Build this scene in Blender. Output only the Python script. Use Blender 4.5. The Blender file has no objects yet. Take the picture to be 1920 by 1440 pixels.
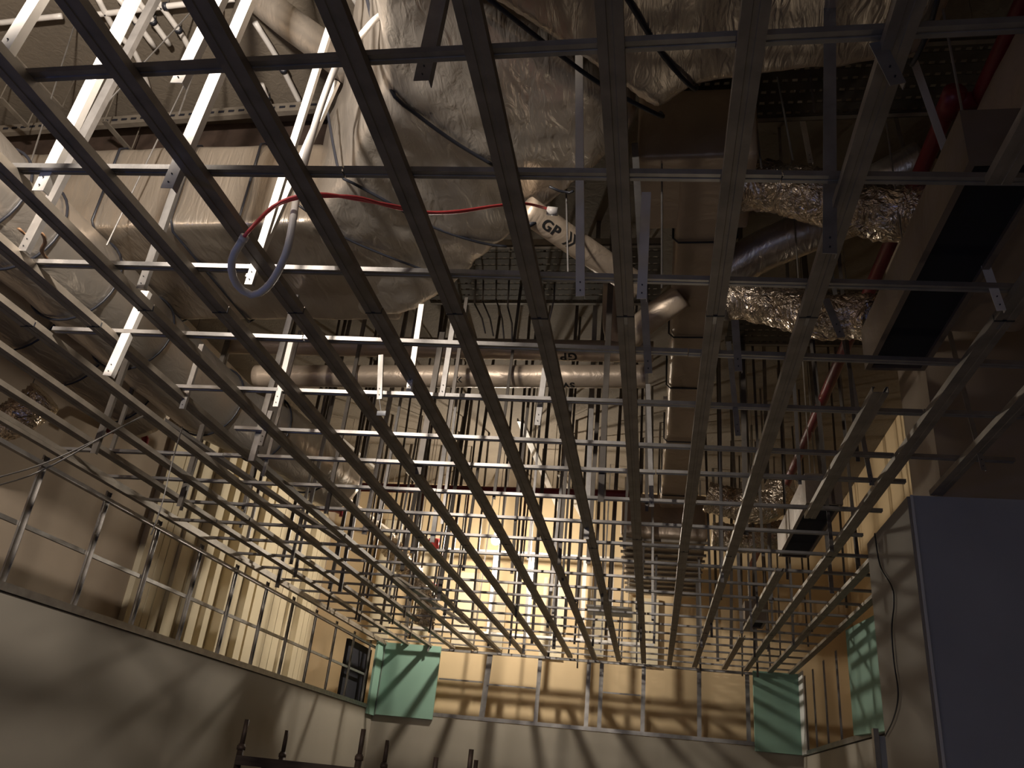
import bpy, bmesh, math, random
from mathutils import Vector, Matrix, noise
random.seed(7)
S = bpy.context.scene
COL = S.collection
# ------------------------------------------------------------------ camera
F = 1550.0
R = Matrix(((0.98436879, -0.01865186, 0.17512907),
            (0.14877986, -0.44405944, -0.88355858),
            (0.09424773, 0.89580317, -0.43434323)))
CAM = Vector((0, 0, 1.6))
cam = bpy.data.cameras.new('camera'); cam.sensor_width = 36; cam.lens = F / 1920 * 36
cam.clip_start = 0.02; cam.clip_end = 100
co = bpy.data.objects.new('camera', cam); COL.objects.link(co)
co.matrix_world = Matrix.Translation(CAM) @ R.to_4x4()
S.camera = co
S.view_settings.view_transform = 'Standard'; S.view_settings.look = 'None'
S.view_settings.gamma = 1; S.view_settings.use_curve_mapping = False
S.view_settings.exposure = -0.25
w = bpy.data.worlds.new('dim'); S.world = w; w.use_nodes = True
w.node_tree.nodes['Background'].inputs[0].default_value = (0.5, 0.45, 0.4, 1)
w.node_tree.nodes['Background'].inputs[1].default_value = 0.02

def light(name, kind, loc, power, col, size=0.1, target=None, sizey=None, spot=None, blend=.5):
    l = bpy.data.lights.new(name, kind); l.energy = power; l.color = col
    if kind == 'AREA':
        l.size = size
        if sizey: l.shape = 'RECTANGLE'; l.size_y = sizey
    else: l.shadow_soft_size = size
    if spot: l.spot_size = math.radians(spot); l.spot_blend = blend
    o = bpy.data.objects.new(name, l); COL.objects.link(o); o.location = loc
    if target is not None:
        o.rotation_euler = (Vector(target) - Vector(loc)).to_track_quat('-Z', 'Y').to_euler()
    return o
# work lamp standing in the ceiling void above and to the left of the camera
light('work_light_near', 'SPOT', (-1.62, 0.80, 3.78), 620, (1.0, 0.90, 0.80), 0.06, target=(-2.25, 2.1, 4.45), spot=146, blend=.6)
# bare lamp hanging far back in the ceiling void (its bulb is built below)
LAMP = Vector((-1.94, 9.8, 4.29))
# added low fill standing in for bounce, and weak bluish daylight from the doorway behind
light('low_fill_light', 'POINT', (0.3, 5.6, 0.35), 9, (1.0, 0.84, 0.66), 0.08)
light('doorway_daylight', 'AREA', (-0.5, -2.2, 1.3), 12, (0.62, 0.70, 1.0), 1.0, target=(0.9, 4, 2.4), sizey=1.8)
light('blue_screen', 'AREA', (-2.9, 0.3, 1.9), 6, (0.22, 0.35, 1.0), 0.25, target=(-2.0, 3, 3.1))

# ------------------------------------------------------------------ pixel -> place helpers (calibrated camera)
def ray(x, y): return R @ Vector((x - 960, 720 - y, -F))
def Z(x, y, z): d = ray(x, y); return CAM + d * ((z - CAM.z) / d.z)
def Y(x, y, Yv): d = ray(x, y); return CAM + d * ((Yv - CAM.y) / d.y)
def X(x, y, Xv): d = ray(x, y); return CAM + d * ((Xv - CAM.x) / d.x)

# ------------------------------------------------------------------ materials
def mat(name, col, metallic=0, rough=.5, noise_amt=.15, scale=8, bump=0, bscale=30, col2=None, emis=None, stretch=None, spec=.5, bdist=.02, kind='noise', vor=0, vscale=6):
    m = bpy.data.materials.new(name); m.use_nodes = True
    n = m.node_tree.nodes; L = m.node_tree.links; b = n['Principled BSDF']
    b.inputs['Metallic'].default_value = metallic; b.inputs['Roughness'].default_value = rough
    b.inputs['Specular IOR Level'].default_value = spec
    tc = n.new('ShaderNodeTexCoord'); mp = n.new('ShaderNodeMapping')
    L.new(tc.outputs['Object'], mp.inputs[0])
    if stretch: mp.inputs['Scale'].default_value = stretch
    nz = n.new('ShaderNodeTexNoise'); nz.inputs['Scale'].default_value = scale; nz.inputs['Detail'].default_value = 5
    L.new(mp.outputs[0], nz.inputs['Vector'])
    r = n.new('ShaderNodeValToRGB')
    c2 = col2 or tuple(c * (1 - noise_amt) for c in col)
    r.color_ramp.elements[0].position = .35; r.color_ramp.elements[1].position = .65
    r.color_ramp.elements[0].color = (*c2, 1); r.color_ramp.elements[1].color = (*col, 1)
    L.new(nz.outputs[0], r.inputs[0]); L.new(r.outputs[0], b.inputs['Base Color'])
    if bump:
        bn = n.new('ShaderNodeTexNoise'); bn.inputs['Scale'].default_value = bscale; bn.inputs['Detail'].default_value = 4
        bn.inputs['Distortion'].default_value = 1.2
        L.new(mp.outputs[0], bn.inputs['Vector'])
        bp = n.new('ShaderNodeBump'); bp.inputs['Strength'].default_value = bump; bp.inputs['Distance'].default_value = bdist
        src = bn.outputs[0]
        if vor:
            v = n.new('ShaderNodeTexVoronoi'); v.inputs['Scale'].default_value = vscale; v.feature = 'F1'
            mx = n.new('ShaderNodeMix'); mx.data_type = 'VECTOR'; mx.inputs[0].default_value = .25
            L.new(mp.outputs[0], mx.inputs[4]); L.new(bn.outputs['Color'], mx.inputs[5])
            L.new(mx.outputs[1], v.inputs['Vector'])
            ma = n.new('ShaderNodeMath'); ma.operation = 'MULTIPLY_ADD'; ma.inputs[1].default_value = vor
            L.new(v.outputs['Distance'], ma.inputs[0]); L.new(bn.outputs[0], ma.inputs[2]); src = ma.outputs[0]
        L.new(src, bp.inputs['Height']); L.new(bp.outputs[0], b.inputs['Normal'])
    if emis: b.inputs['Emission Color'].default_value = (*emis[0], 1); b.inputs['Emission Strength'].default_value = emis[1]
    return m
M = {}
M['galv'] = mat('galvanized_steel', (.36, .34, .32), .8, .42, .25, 14, .15, 60, bdist=.002)
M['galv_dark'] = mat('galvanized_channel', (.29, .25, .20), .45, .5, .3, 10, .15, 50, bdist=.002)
M['hanger'] = mat('silhouette_hanger_steel', (.14, .12, .10), .4, .5, .25, 12)  # silhouette tone of the backlit far hangers put into the colour
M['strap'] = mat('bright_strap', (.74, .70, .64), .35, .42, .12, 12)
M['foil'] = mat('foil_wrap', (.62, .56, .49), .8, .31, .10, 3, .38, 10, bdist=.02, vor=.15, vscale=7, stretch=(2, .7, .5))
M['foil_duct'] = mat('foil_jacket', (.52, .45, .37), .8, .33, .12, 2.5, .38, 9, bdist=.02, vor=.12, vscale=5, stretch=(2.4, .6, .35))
M['flex'] = mat('crinkled_foil', (.72, .60, .46), .9, .24, .15, 4, .8, 10, bdist=.03, vor=.8, vscale=13)
M['beige'] = mat('beige_jacket', (.50, .40, .30), .35, .42, .15, 4, .4, 7, bdist=.02)
M['beige_duct'] = mat('beige_foil_duct', (.42, .33, .25), .4, .42, .15, 3, .4, 6, bdist=.02)
M['conc'] = mat('brown_slab', (.165, .135, .10), 0, .9, .22, 1.6, .3, 20)
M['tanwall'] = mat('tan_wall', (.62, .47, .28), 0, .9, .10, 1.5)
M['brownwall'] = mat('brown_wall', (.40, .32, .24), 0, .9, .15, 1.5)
M['plaster'] = mat('plasterboard', (.33, .295, .24), 0, .85, .06, 1.5)
M['pillar'] = mat('grey_plaster', (.40, .42, .46), 0, .85, .12, 2.0)
M['cream'] = mat('cream_panel', (.66, .57, .40), 0, .8, .08, 3)
M['green'] = mat('green_board', (.23, .38, .30), 0, .8, .06, 3)
M['paper'] = mat('white_paper', (.70, .70, .68), 0, .8, .04, 3)
M['band'] = mat('black_band', (.015, .016, .022), 0, .45, .1, 5)
M['black'] = mat('black_void', (.006, .006, .012), 0, .9, .1, 5)
M['red'] = mat('red_wire', (.85, .10, .10), 0, .4, .1, 5)
M['redpipe'] = mat('red_paint', (.20, .015, .02), 0, .4, .15, 5)
M['white'] = mat('white_conduit', (.66, .62, .57), 0, .4, .05, 5)
M['tape'] = mat('brown_tape', (.30, .17, .09), 0, .4, .15, 5)
M['steel_dark'] = mat('rusty_and_shaded_steel', (.09, .06, .045), .4, .6, .4, 10)
M['wood'] = mat('dark_plank', (.08, .055, .04), 0, .8, .4, 6, stretch=(1, 8, 8))
M['floor'] = mat('concrete_floor', (.30, .28, .25), 0, .9, .2, 2)
M['slot_side'] = mat('dark_foil_board', (.22, .17, .13), .4, .4, .15, 3, .3, 6)
M['tray'] = mat('tray_steel', (.10, .085, .065), .6, .6, .2, 8)
M['ink'] = mat('black_ink', (.01, .01, .01), 0, .6, .1, 5)
M['bulb'] = mat('lit_bulb', (1, .95, .85), 0, .5, 0, 5, emis=((1, .90, .76), 2100))

# ------------------------------------------------------------------ object helpers
WL = {}
def link(o, parent):
    COL.objects.link(o)
    if parent: o.parent = parent
def tag(o, label=None, cat=None, group=None, kind=None):
    if label: o['label'] = label
    if cat: o['category'] = cat
    if group: o['group'] = group
    if kind: o['kind'] = kind
    return o
def thing(name, label, cat, loc, group=None):
    o = bpy.data.objects.new(name, None); COL.objects.link(o); o.location = loc; o.empty_display_size = .1
    WL[o.name] = Vector(loc)
    return tag(o, label, cat, group)
def mk(name, verts, faces, m, parent=None, smooth=False, loc=None):
    base = WL[parent.name] if parent else Vector(loc if loc is not None else (0, 0, 0))
    if not parent and loc is None:
        vs = [Vector(v) for v in verts]; n = len(vs)
        base = sum(vs, Vector()) / n
    me = bpy.data.meshes.new(name)
    me.from_pydata([tuple(Vector(v) - base) for v in verts], [], faces)
    me.materials.append(m)
    if smooth: me.polygons.foreach_set('use_smooth', [True] * len(me.polygons))
    me.update()
    bm = bmesh.new(); bm.from_mesh(me); bmesh.ops.recalc_face_normals(bm, faces=bm.faces); bm.to_mesh(me); bm.free()
    o = bpy.data.objects.new(name, me); link(o, parent)
    if parent: WL[o.name] = WL[parent.name]
    else: o.location = base; WL[o.name] = base
    return o
class MB:
    def __init__(s): s.v = []; s.f = []
    def add(s, v, f):
        k = len(s.v); s.v += [Vector(p) for p in v]; s.f += [tuple(i + k for i in q) for q in f]
    def box(s, a, b):
        x0, y0, z0 = a; x1, y1, z1 = b
        s.add([(x0,y0,z0),(x1,y0,z0),(x1,y1,z0),(x0,y1,z0),(x0,y0,z1),(x1,y0,z1),(x1,y1,z1),(x0,y1,z1)],
              [(0,3,2,1),(4,5,6,7),(0,1,5,4),(1,2,6,5),(2,3,7,6),(3,0,4,7)])
    def sweep(s, p0, p1, prof, up=(0, 0, 1)):
        p0 = Vector(p0); p1 = Vector(p1); d = (p1 - p0).normalized(); up = Vector(up)
        side = d.cross(up).normalized(); u = side.cross(d)
        n = len(prof)
        v = [p + side * a + u * b for p in (p0, p1) for a, b in prof]
        f = [(i, (i + 1) % n, n + (i + 1) % n, n + i) for i in range(n)] + [tuple(range(n))[::-1], tuple(range(n, 2 * n))]
        s.add(v, f)
    def tube(s, pts, r, seg=10, caps=True, ring=None, sq=(1, 1)):
        pts = [Vector(p) for p in pts]; n = len(pts); prev = None; v = []
        for i, p in enumerate(pts):
            t = (pts[min(i + 1, n - 1)] - pts[max(i - 1, 0)]).normalized()
            if prev is None:
                a = t.cross(Vector((0, 0, 1)));
                if a.length < .1: a = t.cross(Vector((0, 1, 0)))
                a.normalize()
            else: a = (prev - t * prev.dot(t)).normalized()
            prev = a; b = t.cross(a)
            rr = r[i] if isinstance(r, (list, tuple)) else r
            for k in range(seg):
                an = 2 * math.pi * k / seg; q = rr * (ring(i, k) if ring else 1)
                v.append(p + a * math.cos(an) * q * sq[0] + b * math.sin(an) * q * sq[1])
        f = [(i*seg+k, i*seg+(k+1)%seg, (i+1)*seg+(k+1)%seg, (i+1)*seg+k) for i in range(n-1) for k in range(seg)]
        if caps: f += [tuple(range(seg))[::-1], tuple(range((n-1)*seg, n*seg))]
        s.add(v, f)
    def build(s, name, m, parent=None, smooth=False, loc=None): return mk(name, s.v, s.f, m, parent, smooth, loc)
def spline(pts, n=8):
    pts = [Vector(p) for p in pts]; P = [pts[0]*2-pts[1]] + pts + [pts[-1]*2-pts[-2]]; out = []
    for i in range(1, len(P) - 2):
        for k in range(n):
            t = k / n; a, b, c, d = P[i-1], P[i], P[i+1], P[i+2]
            out.append(.5*((2*b)+(c-a)*t+(2*a-5*b+4*c-d)*t*t+(3*b-a-3*c+d)*t**3))
    out.append(pts[-1]); return out
def resample(pts, step):
    out = [pts[0]]; acc = 0
    for a, b in zip(pts, pts[1:]):
        L = (b - a).length
        if L == 0: continue
        d = step - acc
        while d <= L: out.append(a.lerp(b, d / L)); d += step
        acc = L - (d - step)
    if (out[-1] - pts[-1]).length > 1e-4: out.append(pts[-1])
    return out
ORD = ['first','second','third','fourth','fifth','sixth','seventh','eighth','ninth','tenth','eleventh','twelfth','thirteenth','fourteenth','fifteenth','sixteenth','seventeenth','eighteenth','nineteenth','twentieth','twenty-first','twenty-second','twenty-third','twenty-fourth']

def susp(o, pts):
    for p in pts:
        k = MB(); k.tube([p, (p[0], p[1], ZS)], .004, 6); k.build('suspension_rod', M['galv_dark'], o)
# ------------------------------------------------------------------ setting (structure)
XL, XR, YB, YF, ZS = -4.7, 2.5, -3.0, 11.35, 5.5
def sbox(name, a, b, m):
    k = MB(); k.box(a, b); return tag(k.build(name, m), kind='structure')
sbox('floor', (XL, YB, -.1), (XR, YF, 0), M['floor'])
sbox('ceiling', (XL, YB, ZS), (XR, YF, ZS + .2), M['conc'])
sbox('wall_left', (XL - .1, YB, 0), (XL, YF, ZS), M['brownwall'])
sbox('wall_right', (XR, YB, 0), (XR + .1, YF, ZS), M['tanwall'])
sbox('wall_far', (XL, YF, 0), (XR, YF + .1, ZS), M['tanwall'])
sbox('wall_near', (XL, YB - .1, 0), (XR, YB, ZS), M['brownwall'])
# lower plasterboard lining of the room (below the open stud strip)
sbox('wall_left_lining', (-3.60, YB, 0), (-3.50, 10.85, 2.28), M['plaster'])
sbox('wall_far_lining', (-3.60, 10.85, 0), (1.78, 10.95, 2.27), M['plaster'])
sbox('wall_right_lining', (1.72, 5.15, 0), (1.80, 10.85, 2.20), M['plaster'])

# downstand beam on the slab, its shade put into the dark colour
sbox('trim_1', (XL, 3.95, 4.85), (-1.55, 4.4, ZS), M['steel_dark'])

# ------------------------------------------------------------------ wall framing strips
STUD = [(-.025, 0), (.025, 0), (.025, .012), (.0215, .012), (.0215, .003), (-.0215, .003), (-.0215, .012), (-.025, .012)]
TRACK = [(-.03, 0), (.03, 0), (.03, .045), (.026, .045), (.026, .004), (-.026, .004), (-.026, .045), (-.03, .045)]
t = thing('stud_frame', 'open galvanized stud framing strip above the left wall plasterboard', 'wall framing', (-3.55, 3, 2.28))
def rail(name, p0, p1, m, par, prof=TRACK, up=(0, 0, 1)):
    k = MB(); k.sweep(p0, p1, prof, up); return k.build(name, m, par)
rail('bottom_track', (-3.515, YB + .1, 2.285), (-3.515, 10.8, 2.285), M['galv'], t)
tr = MB(); tr.box((-3.55, YB + .1, 3.005), (-3.515, 10.8, 3.03)); tr.build('top_rail', M['galv'], t)
ys = [4.07 + .635 * i for i in range(-8, 11)]
for y in ys:
    rail('stud', (-3.535, y, 2.29), (-3.535, y, 3.07), M['galv'], t, STUD, (1, 0, 0))
for a, b in zip(ys, ys[1:]):
    if a < 3: continue
    k = MB(); k.box((-3.55, a + .03, 2.645), (-3.532, b - .03, 2.67)); k.build('nogging', M['galv'], t)
t = thing('stud_frame', 'open galvanized stud framing strip above the far wall plasterboard', 'wall framing', (-.7, 10.9, 2.27))
rail('bottom_track', (-2.72, 10.875, 2.275), (1.3, 10.875, 2.275), M['galv'], t)
k = MB(); k.box((-2.72, 10.86, 3.07), (1.25, 10.9, 3.10)); k.build('top_rail', M['galv'], t)
for i, x in enumerate((-2.1, -1.42, -.80, -.64, -.12, .55, 1.12)):
    rail('stud', (x, 10.88, 2.28), (x + (.03 if i == 0 else 0), 10.88, 3.08), M['galv'], t, STUD if i else [(a * 1.4, b) for a, b in STUD], (0, 1, 0))
for x0, x1, z in ((-2.7, -2.13, 2.72), (-2.07, -1.45, 2.70), (-.61, -.15, 2.72)):
    k = MB(); k.box((x0, 10.87, z), (x1, 10.885, z + .018)); k.build('nogging', M['galv'], t)
t = thing('stud_frame', 'short framing strip with three studs right of the dark green board', 'wall framing', (1.75, 8.4, 2.2))
rail('bottom_track', (1.735, 5.2, 2.21), (1.735, 10.8, 2.21), M['galv'], t)
for y in (8.1, 8.75, 9.4, 10.05, 10.6): rail('stud', (1.75, y, 2.22), (1.75, y, 3.07), M['galv'], t, STUD, (-1, 0, 0))

# black sheet added as the dark void beside the corner board, cream cladding panels on the left wall high up
k = MB(); k.box((-3.66, 9.9, 2.3), (-3.62, 10.8, 3.0)); tag(k.build('void_shade_sheet', M['black']), 'black sheet added as the dark void behind the studs next to the lit green corner board', 'panel')
t = thing('wall_cladding', 'row of cream vertical wall panels high behind the grid on the left', 'wall cladding', (XL, 8, 3.3))
yy = 6.9
for i in range(26):
    wdt = random.choice((.12, .16, .2)); d = random.choice((.02, .06, .10, .14)); top = 4.9 - (.25 if i % 5 == 0 else 0)
    k = MB(); k.box((XL, yy, 2.2), (XL + d, yy + wdt - .012, top)); k.build('panel', M['cream'], t); yy += wdt
    if yy > YF - .25: break
# cream offset boxes standing on the far wall upper left
t = thing('wall_cladding', 'pale upright boards fixed high on the far wall near the hanging lamp', 'wall cladding', (-1.5, YF, 4))
for x, wv, z0, z1 in ((-3.9,.3,3.2,4.9),(-3.3,.25,3.3,4.7),(-2.7,.3,3.2,4.2),(-2.2,.2,3.2,4.1),(-1.5,.3,3.15,4.2),(-.9,.25,3.2,4.1),(-.3,.35,3.15,4.0)):
    k = MB(); k.box((x, YF - .06, z0), (x + wv, YF - .001, z1)); k.build('board', M['cream'], t)

# green boards
def board(a, b, lab):
    t = thing('green_board', lab, 'plasterboard', a)
    k = MB(); k.box(a, b); k.build('face', M['green'], t); return t
t = thing('green_board', 'mint green moisture board lit in the far left corner', 'plasterboard', (-3.1, 10.8, 2.2))
k = MB(); k.box((-3.46, 10.81, 2.235), (-2.71, 10.845, 3.115)); k.build('sheet', M['green'], t)
k = MB(); k.box((-3.495, 10.55, 2.22), (-3.465, 10.845, 3.11)); k.build('return_sheet', M['green'], t)
k = MB(); k.sweep((-3.45, 10.80, 2.23), (-3.45, 10.80, 3.1), [(-.004, 0), (.004, 0), (.004, .006), (-.004, .006)], (0, -1, 0)); k.build('corner_bead', M['galv'], t)
t = thing('green_board', 'shadowed dark green board at the right end of the far wall', 'plasterboard', (1.4, 10.8, 2.2))
k = MB(); k.box((1.18, 10.79, 2.22), (1.70, 10.845, 3.11)); k.build('sheet', M['green'], t)
k = MB(); k.box((1.70, 10.5, 2.22), (1.715, 10.845, 3.11)); k.build('return_sheet', M['paper'], t)
t = thing('green_board', 'olive green board on the right wall just behind the grey pillar', 'plasterboard', (1.7, 7.4, 2.2))
k = MB(); k.add([(1.66,6.65,2.20),(1.66,7.85,2.24),(1.66,7.85,3.10),(1.66,6.65,3.02),(1.70,6.65,2.20),(1.70,7.85,2.24),(1.70,7.85,3.10),(1.70,6.65,3.02)],
      [(0,3,2,1),(4,5,6,7),(0,1,5,4),(1,2,6,5),(2,3,7,6),(3,0,4,7)]); k.build('sheet', M['green'], t)

# grey pillar boxed in plasterboard
t = thing('pillar', 'grey plasterboarded pillar at the lower right reaching the ceiling grid', 'pillar', (1.9, 4.7, 0))
k = MB(); k.box((1.262, 4.24, 0), (2.48, 4.262, 3.10)); k.build('front_panel', M['pillar'], t)
k = MB(); k.box((1.245, 4.245, 0), (1.262, 5.12, 3.095)); k.build('side_panel', M['plaster'], t)
k = MB(); k.box((1.262, 5.10, 0), (2.48, 5.12, 3.09)); k.build('rear_panel', M['pillar'], t)
k = MB(); k.box((1.258, 4.232, 0), (1.270, 4.24, 3.10)); tag(k.build('corner_bead', M['paper'], t))
k = MB(); k.box((1.5, 4.5, 3.0), (2.4, 5.0, ZS)); k.build('core_column', M['brownwall'], t)
k = MB()
pts = [X(1640, 1000, 1.235), X(1650, 1060, 1.235), X(1672, 1100, 1.235), X(1676, 1132, 1.235), X(1672, 1180, 1.235), X(1676, 1240, 1.235), X(1684, 1300, 1.235), X(1676, 1345, 1.235), X(1660, 1380, 1.235)]
k.tube(spline(pts, 6), .004, 6); tag(k.build('cable', M['band'], None, True), 'thin dark cable drooping down the side of the grey pillar', 'cable')
# dark door below the olive board
t = thing('cabinet_door', 'dark blue-grey panel at the bottom edge between right wall and pillar', 'door', (1.3, 5.6, 1.0))
k = MB(); a = Z(1618, 1400, 2.02); k.box((1.36, 5.75, 0), (1.70, 5.78, 2.08)); k.build('leaf', M['pillar'], t)
k = MB(); k.box((1.33, 5.74, 0), (1.36, 5.79, 2.12)); k.build('frame', M['galv'], t)

# ------------------------------------------------------------------ ceiling grid
ZL = 3.10
def chan(wd, h, tk=.0025):
    a = wd / 2
    return [(-a, 0), (-.25*a, 0), (-.2*a, .0025), (.2*a, .0025), (.25*a, 0), (a, 0), (a, h), (a - .010, h), (a - .010, h - tk), (a - tk, h - tk), (a - tk, tk), (0, tk + .0025),
            (-a + tk, tk), (-a + tk, h - tk), (-a + .010, h - tk), (-a + .010, h), (-a, h)]
LP = chan(.060, .027)
xs = [round(-.12 + .305 * k, 3) for k in range(-11, 3)] + [.85, 1.10, 1.38, 1.62]
nl = len(xs)
names_l = {i: ORD[i] for i in range(nl)}
for i, x in enumerate(xs):
    y0, y1 = .35, 10.84
    segs = []
    j = 2.5 + random.uniform(-.03, .02) if i > 4 else 2.6
    cuts = [y0, j, 5.5 + random.uniform(-.2, .2), 8.5 + random.uniform(-.2, .2), y1]
    if x == .85: spans = [(.35, 1.84), (3.07, 4.70), (5.92, 8.2), (8.6, 10.84)]
    elif x > 1.25: spans = [(.35 if x < 1.5 else 1.0, 4.235), (5.13, 8.0), (8.0, 10.84)] if x < 1.5 else [(5.13, 8.0), (8.0, 10.84)]
    else: spans = list(zip(cuts, cuts[1:]))
    side = 'left' if i < 9 else 'right'
    lab = ('%s lengthwise ceiling channel counted from the %s wall' % (ORD[i] if i < 9 else ORD[nl - 1 - i], side)).replace('first lengthwise ceiling channel counted', 'lengthwise ceiling channel nearest')
    if x == .85: lab = 'lengthwise ceiling channel broken up by the black slot boxes'
    t = thing('ceiling_channel', lab.replace('nearest from the', 'nearest to the'), 'ceiling channel', (x, 1, ZL), 'lengthwise furring channels of the ceiling grid')
    off = 0
    for q, (a, b) in enumerate(spans):
        k = MB(); dx = (random.uniform(-.004, .004) if q else 0)
        k.sweep((x + off, a + .002, ZL + (.0 if q % 2 == 0 else .002)), (x + dx, b - .002, ZL), LP); off = dx
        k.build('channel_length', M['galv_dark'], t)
        if q < len(spans) - 1 and spans[q + 1][0] - b < .1:
            k = MB(); k.box((x - .027, b - .06, ZL + .004), (x + .027, b + .06, ZL + .010)); k.build('splice_plate', M['galv'], t)
            k = MB(); k.box((x - .031, b - .003, ZL - .0015), (x + .031, b + .003, ZL + .02)); k.build('joint_seam', M['band'], t)
# cross channels
CP = chan(.032, .017, .002)
ZC = 3.129
meas = {0: ((50, 146), (1920, 52)), 1: ((0, 320), (1920, 341)), 2: ((60, 497), (1920, 546)), 3: ((100, 622), (1920, 688)), 4: ((330, 729), (1920, 784)), 5: ((440, 806), (1920, 868))}
cy = []
for i in range(21):
    if i in meas:
        a = Z(*meas[i][0], ZC + .0); b = Z(*meas[i][1], ZC)
    else:
        y = 4.13 + .47 * (i - 6); a = Vector((-3.5, y - .01, ZC)); b = Vector((1.2, y + .02, ZC))
    s = (b.y - a.y) / (b.x - a.x)
    x0 = a.x if i in (0,) else max(a.x - (0 if i in meas else 0), -3.5)
    if i == 1: x0 = -2.2
    if i in (2, 3): x0 = a.x
    x1 = 1.6 if i < 6 else (1.22 if i < 9 else 1.66)
    yc = lambda x, a=a, s=s: a.y + s * (x - a.x)
    cy.append((yc, x0, x1))
    n = i
    lab = ('thin cross channel of the ceiling grid, %s counted back from the camera' % ORD[i]) if i < 10 else ('thin cross channel of the ceiling grid, %s out from the far wall' % ORD[20 - i])
    if i == 0: lab = 'thin cross channel crossing the very top of the picture'
    if i == 1: lab = 'thin bright cross channel just above the red wire loop'
    if i == 2: lab = 'thin cross channel behind the hanging white conduit loop'
    t = thing('cross_channel', lab, 'cross channel', (0, yc(0), ZC), 'cross channels of the ceiling grid')
    cuts = [x0]
    c = x0 + random.uniform(.5, 1.3)
    while c < x1 - .3: cuts.append(c); c += random.choice((.915, 1.22, 1.525))
    cuts.append(x1)
    for q, (c0, c1) in enumerate(zip(cuts, cuts[1:])):
        k = MB(); dz = .0015 * (q % 2)
        k.sweep((c0 + .002, yc(c0), ZC + dz), (c1 - .002, yc(c1), ZC + dz), CP)
        k.build('channel_length', M['galv'], t)
# perimeter angles
k = MB(); k.sweep((-3.485, .3, 3.085), (-3.485, 10.8, 3.085), [(-.012, 0), (.02, 0), (.02, .003), (-.009, .003), (-.009, .05), (-.012, .05)])
k.sweep((-3.44, .3, 3.075), (-3.44, 10.8, 3.075), [(-.006, 0), (.006, 0), (.006, .02), (-.006, .02)])
tag(k.build('perimeter_angle', M['galv_dark']), 'long edge angle where the ceiling grid meets the left wall', 'edge trim')
# wider bright carrier strip running diagonally-lengthwise at left (second layer)
k = MB(); k.sweep(Z(300, 790, 3.2), Z(870, 1170, 3.2), [(-.03, 0), (.03, 0), (.03, .02), (.027, .02), (.027, .003), (-.03, .003)])
tag(k.build('carrier_rail', M['galv']), 'brighter wide rail lying above the grid towards the silver flexible duct', 'rail')

# ------------------------------------------------------------------ hangers
LPROF = [(-.014, 0), (.014, 0), (.014, -.018), (.0122, -.018), (.0122, -.0018), (-.014, -.0018)]
def strap(lab, b, tp, w_=1.0, m='strap', ztop=None, group='hanger straps near the camera', zb=None, full=True, hole=True):
    """b, tp: end points in the world"""
    b = Vector(b); tp = Vector(tp)
    if full and tp.z < ZS - .05:
        d = (tp - b); tp = b + d * ((ZS - b.z) / d.z)
    t = thing('hanger_strap', lab, 'hanger', b, group)
    k = MB(); k.sweep(b, tp, [(a * w_, c * w_) for a, c in LPROF], (0, -1, 0)); k.build('strap', M[m], t)
    if hole:
        d = (tp - b).normalized()
        for h in (.02, .05):
            p = b + d * h + Vector((0, -.0005, 0)); q = MB(); q.tube([p, p + Vector((0, -.004, 0))], .0022, 8); q.build('screw', M['band'], t)
    return t
def pstrap(lab, pb, pt, zb, **kw):
    b = Z(*pb, zb); return strap(lab, b, Y(*pt, b.y), **kw)
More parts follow.
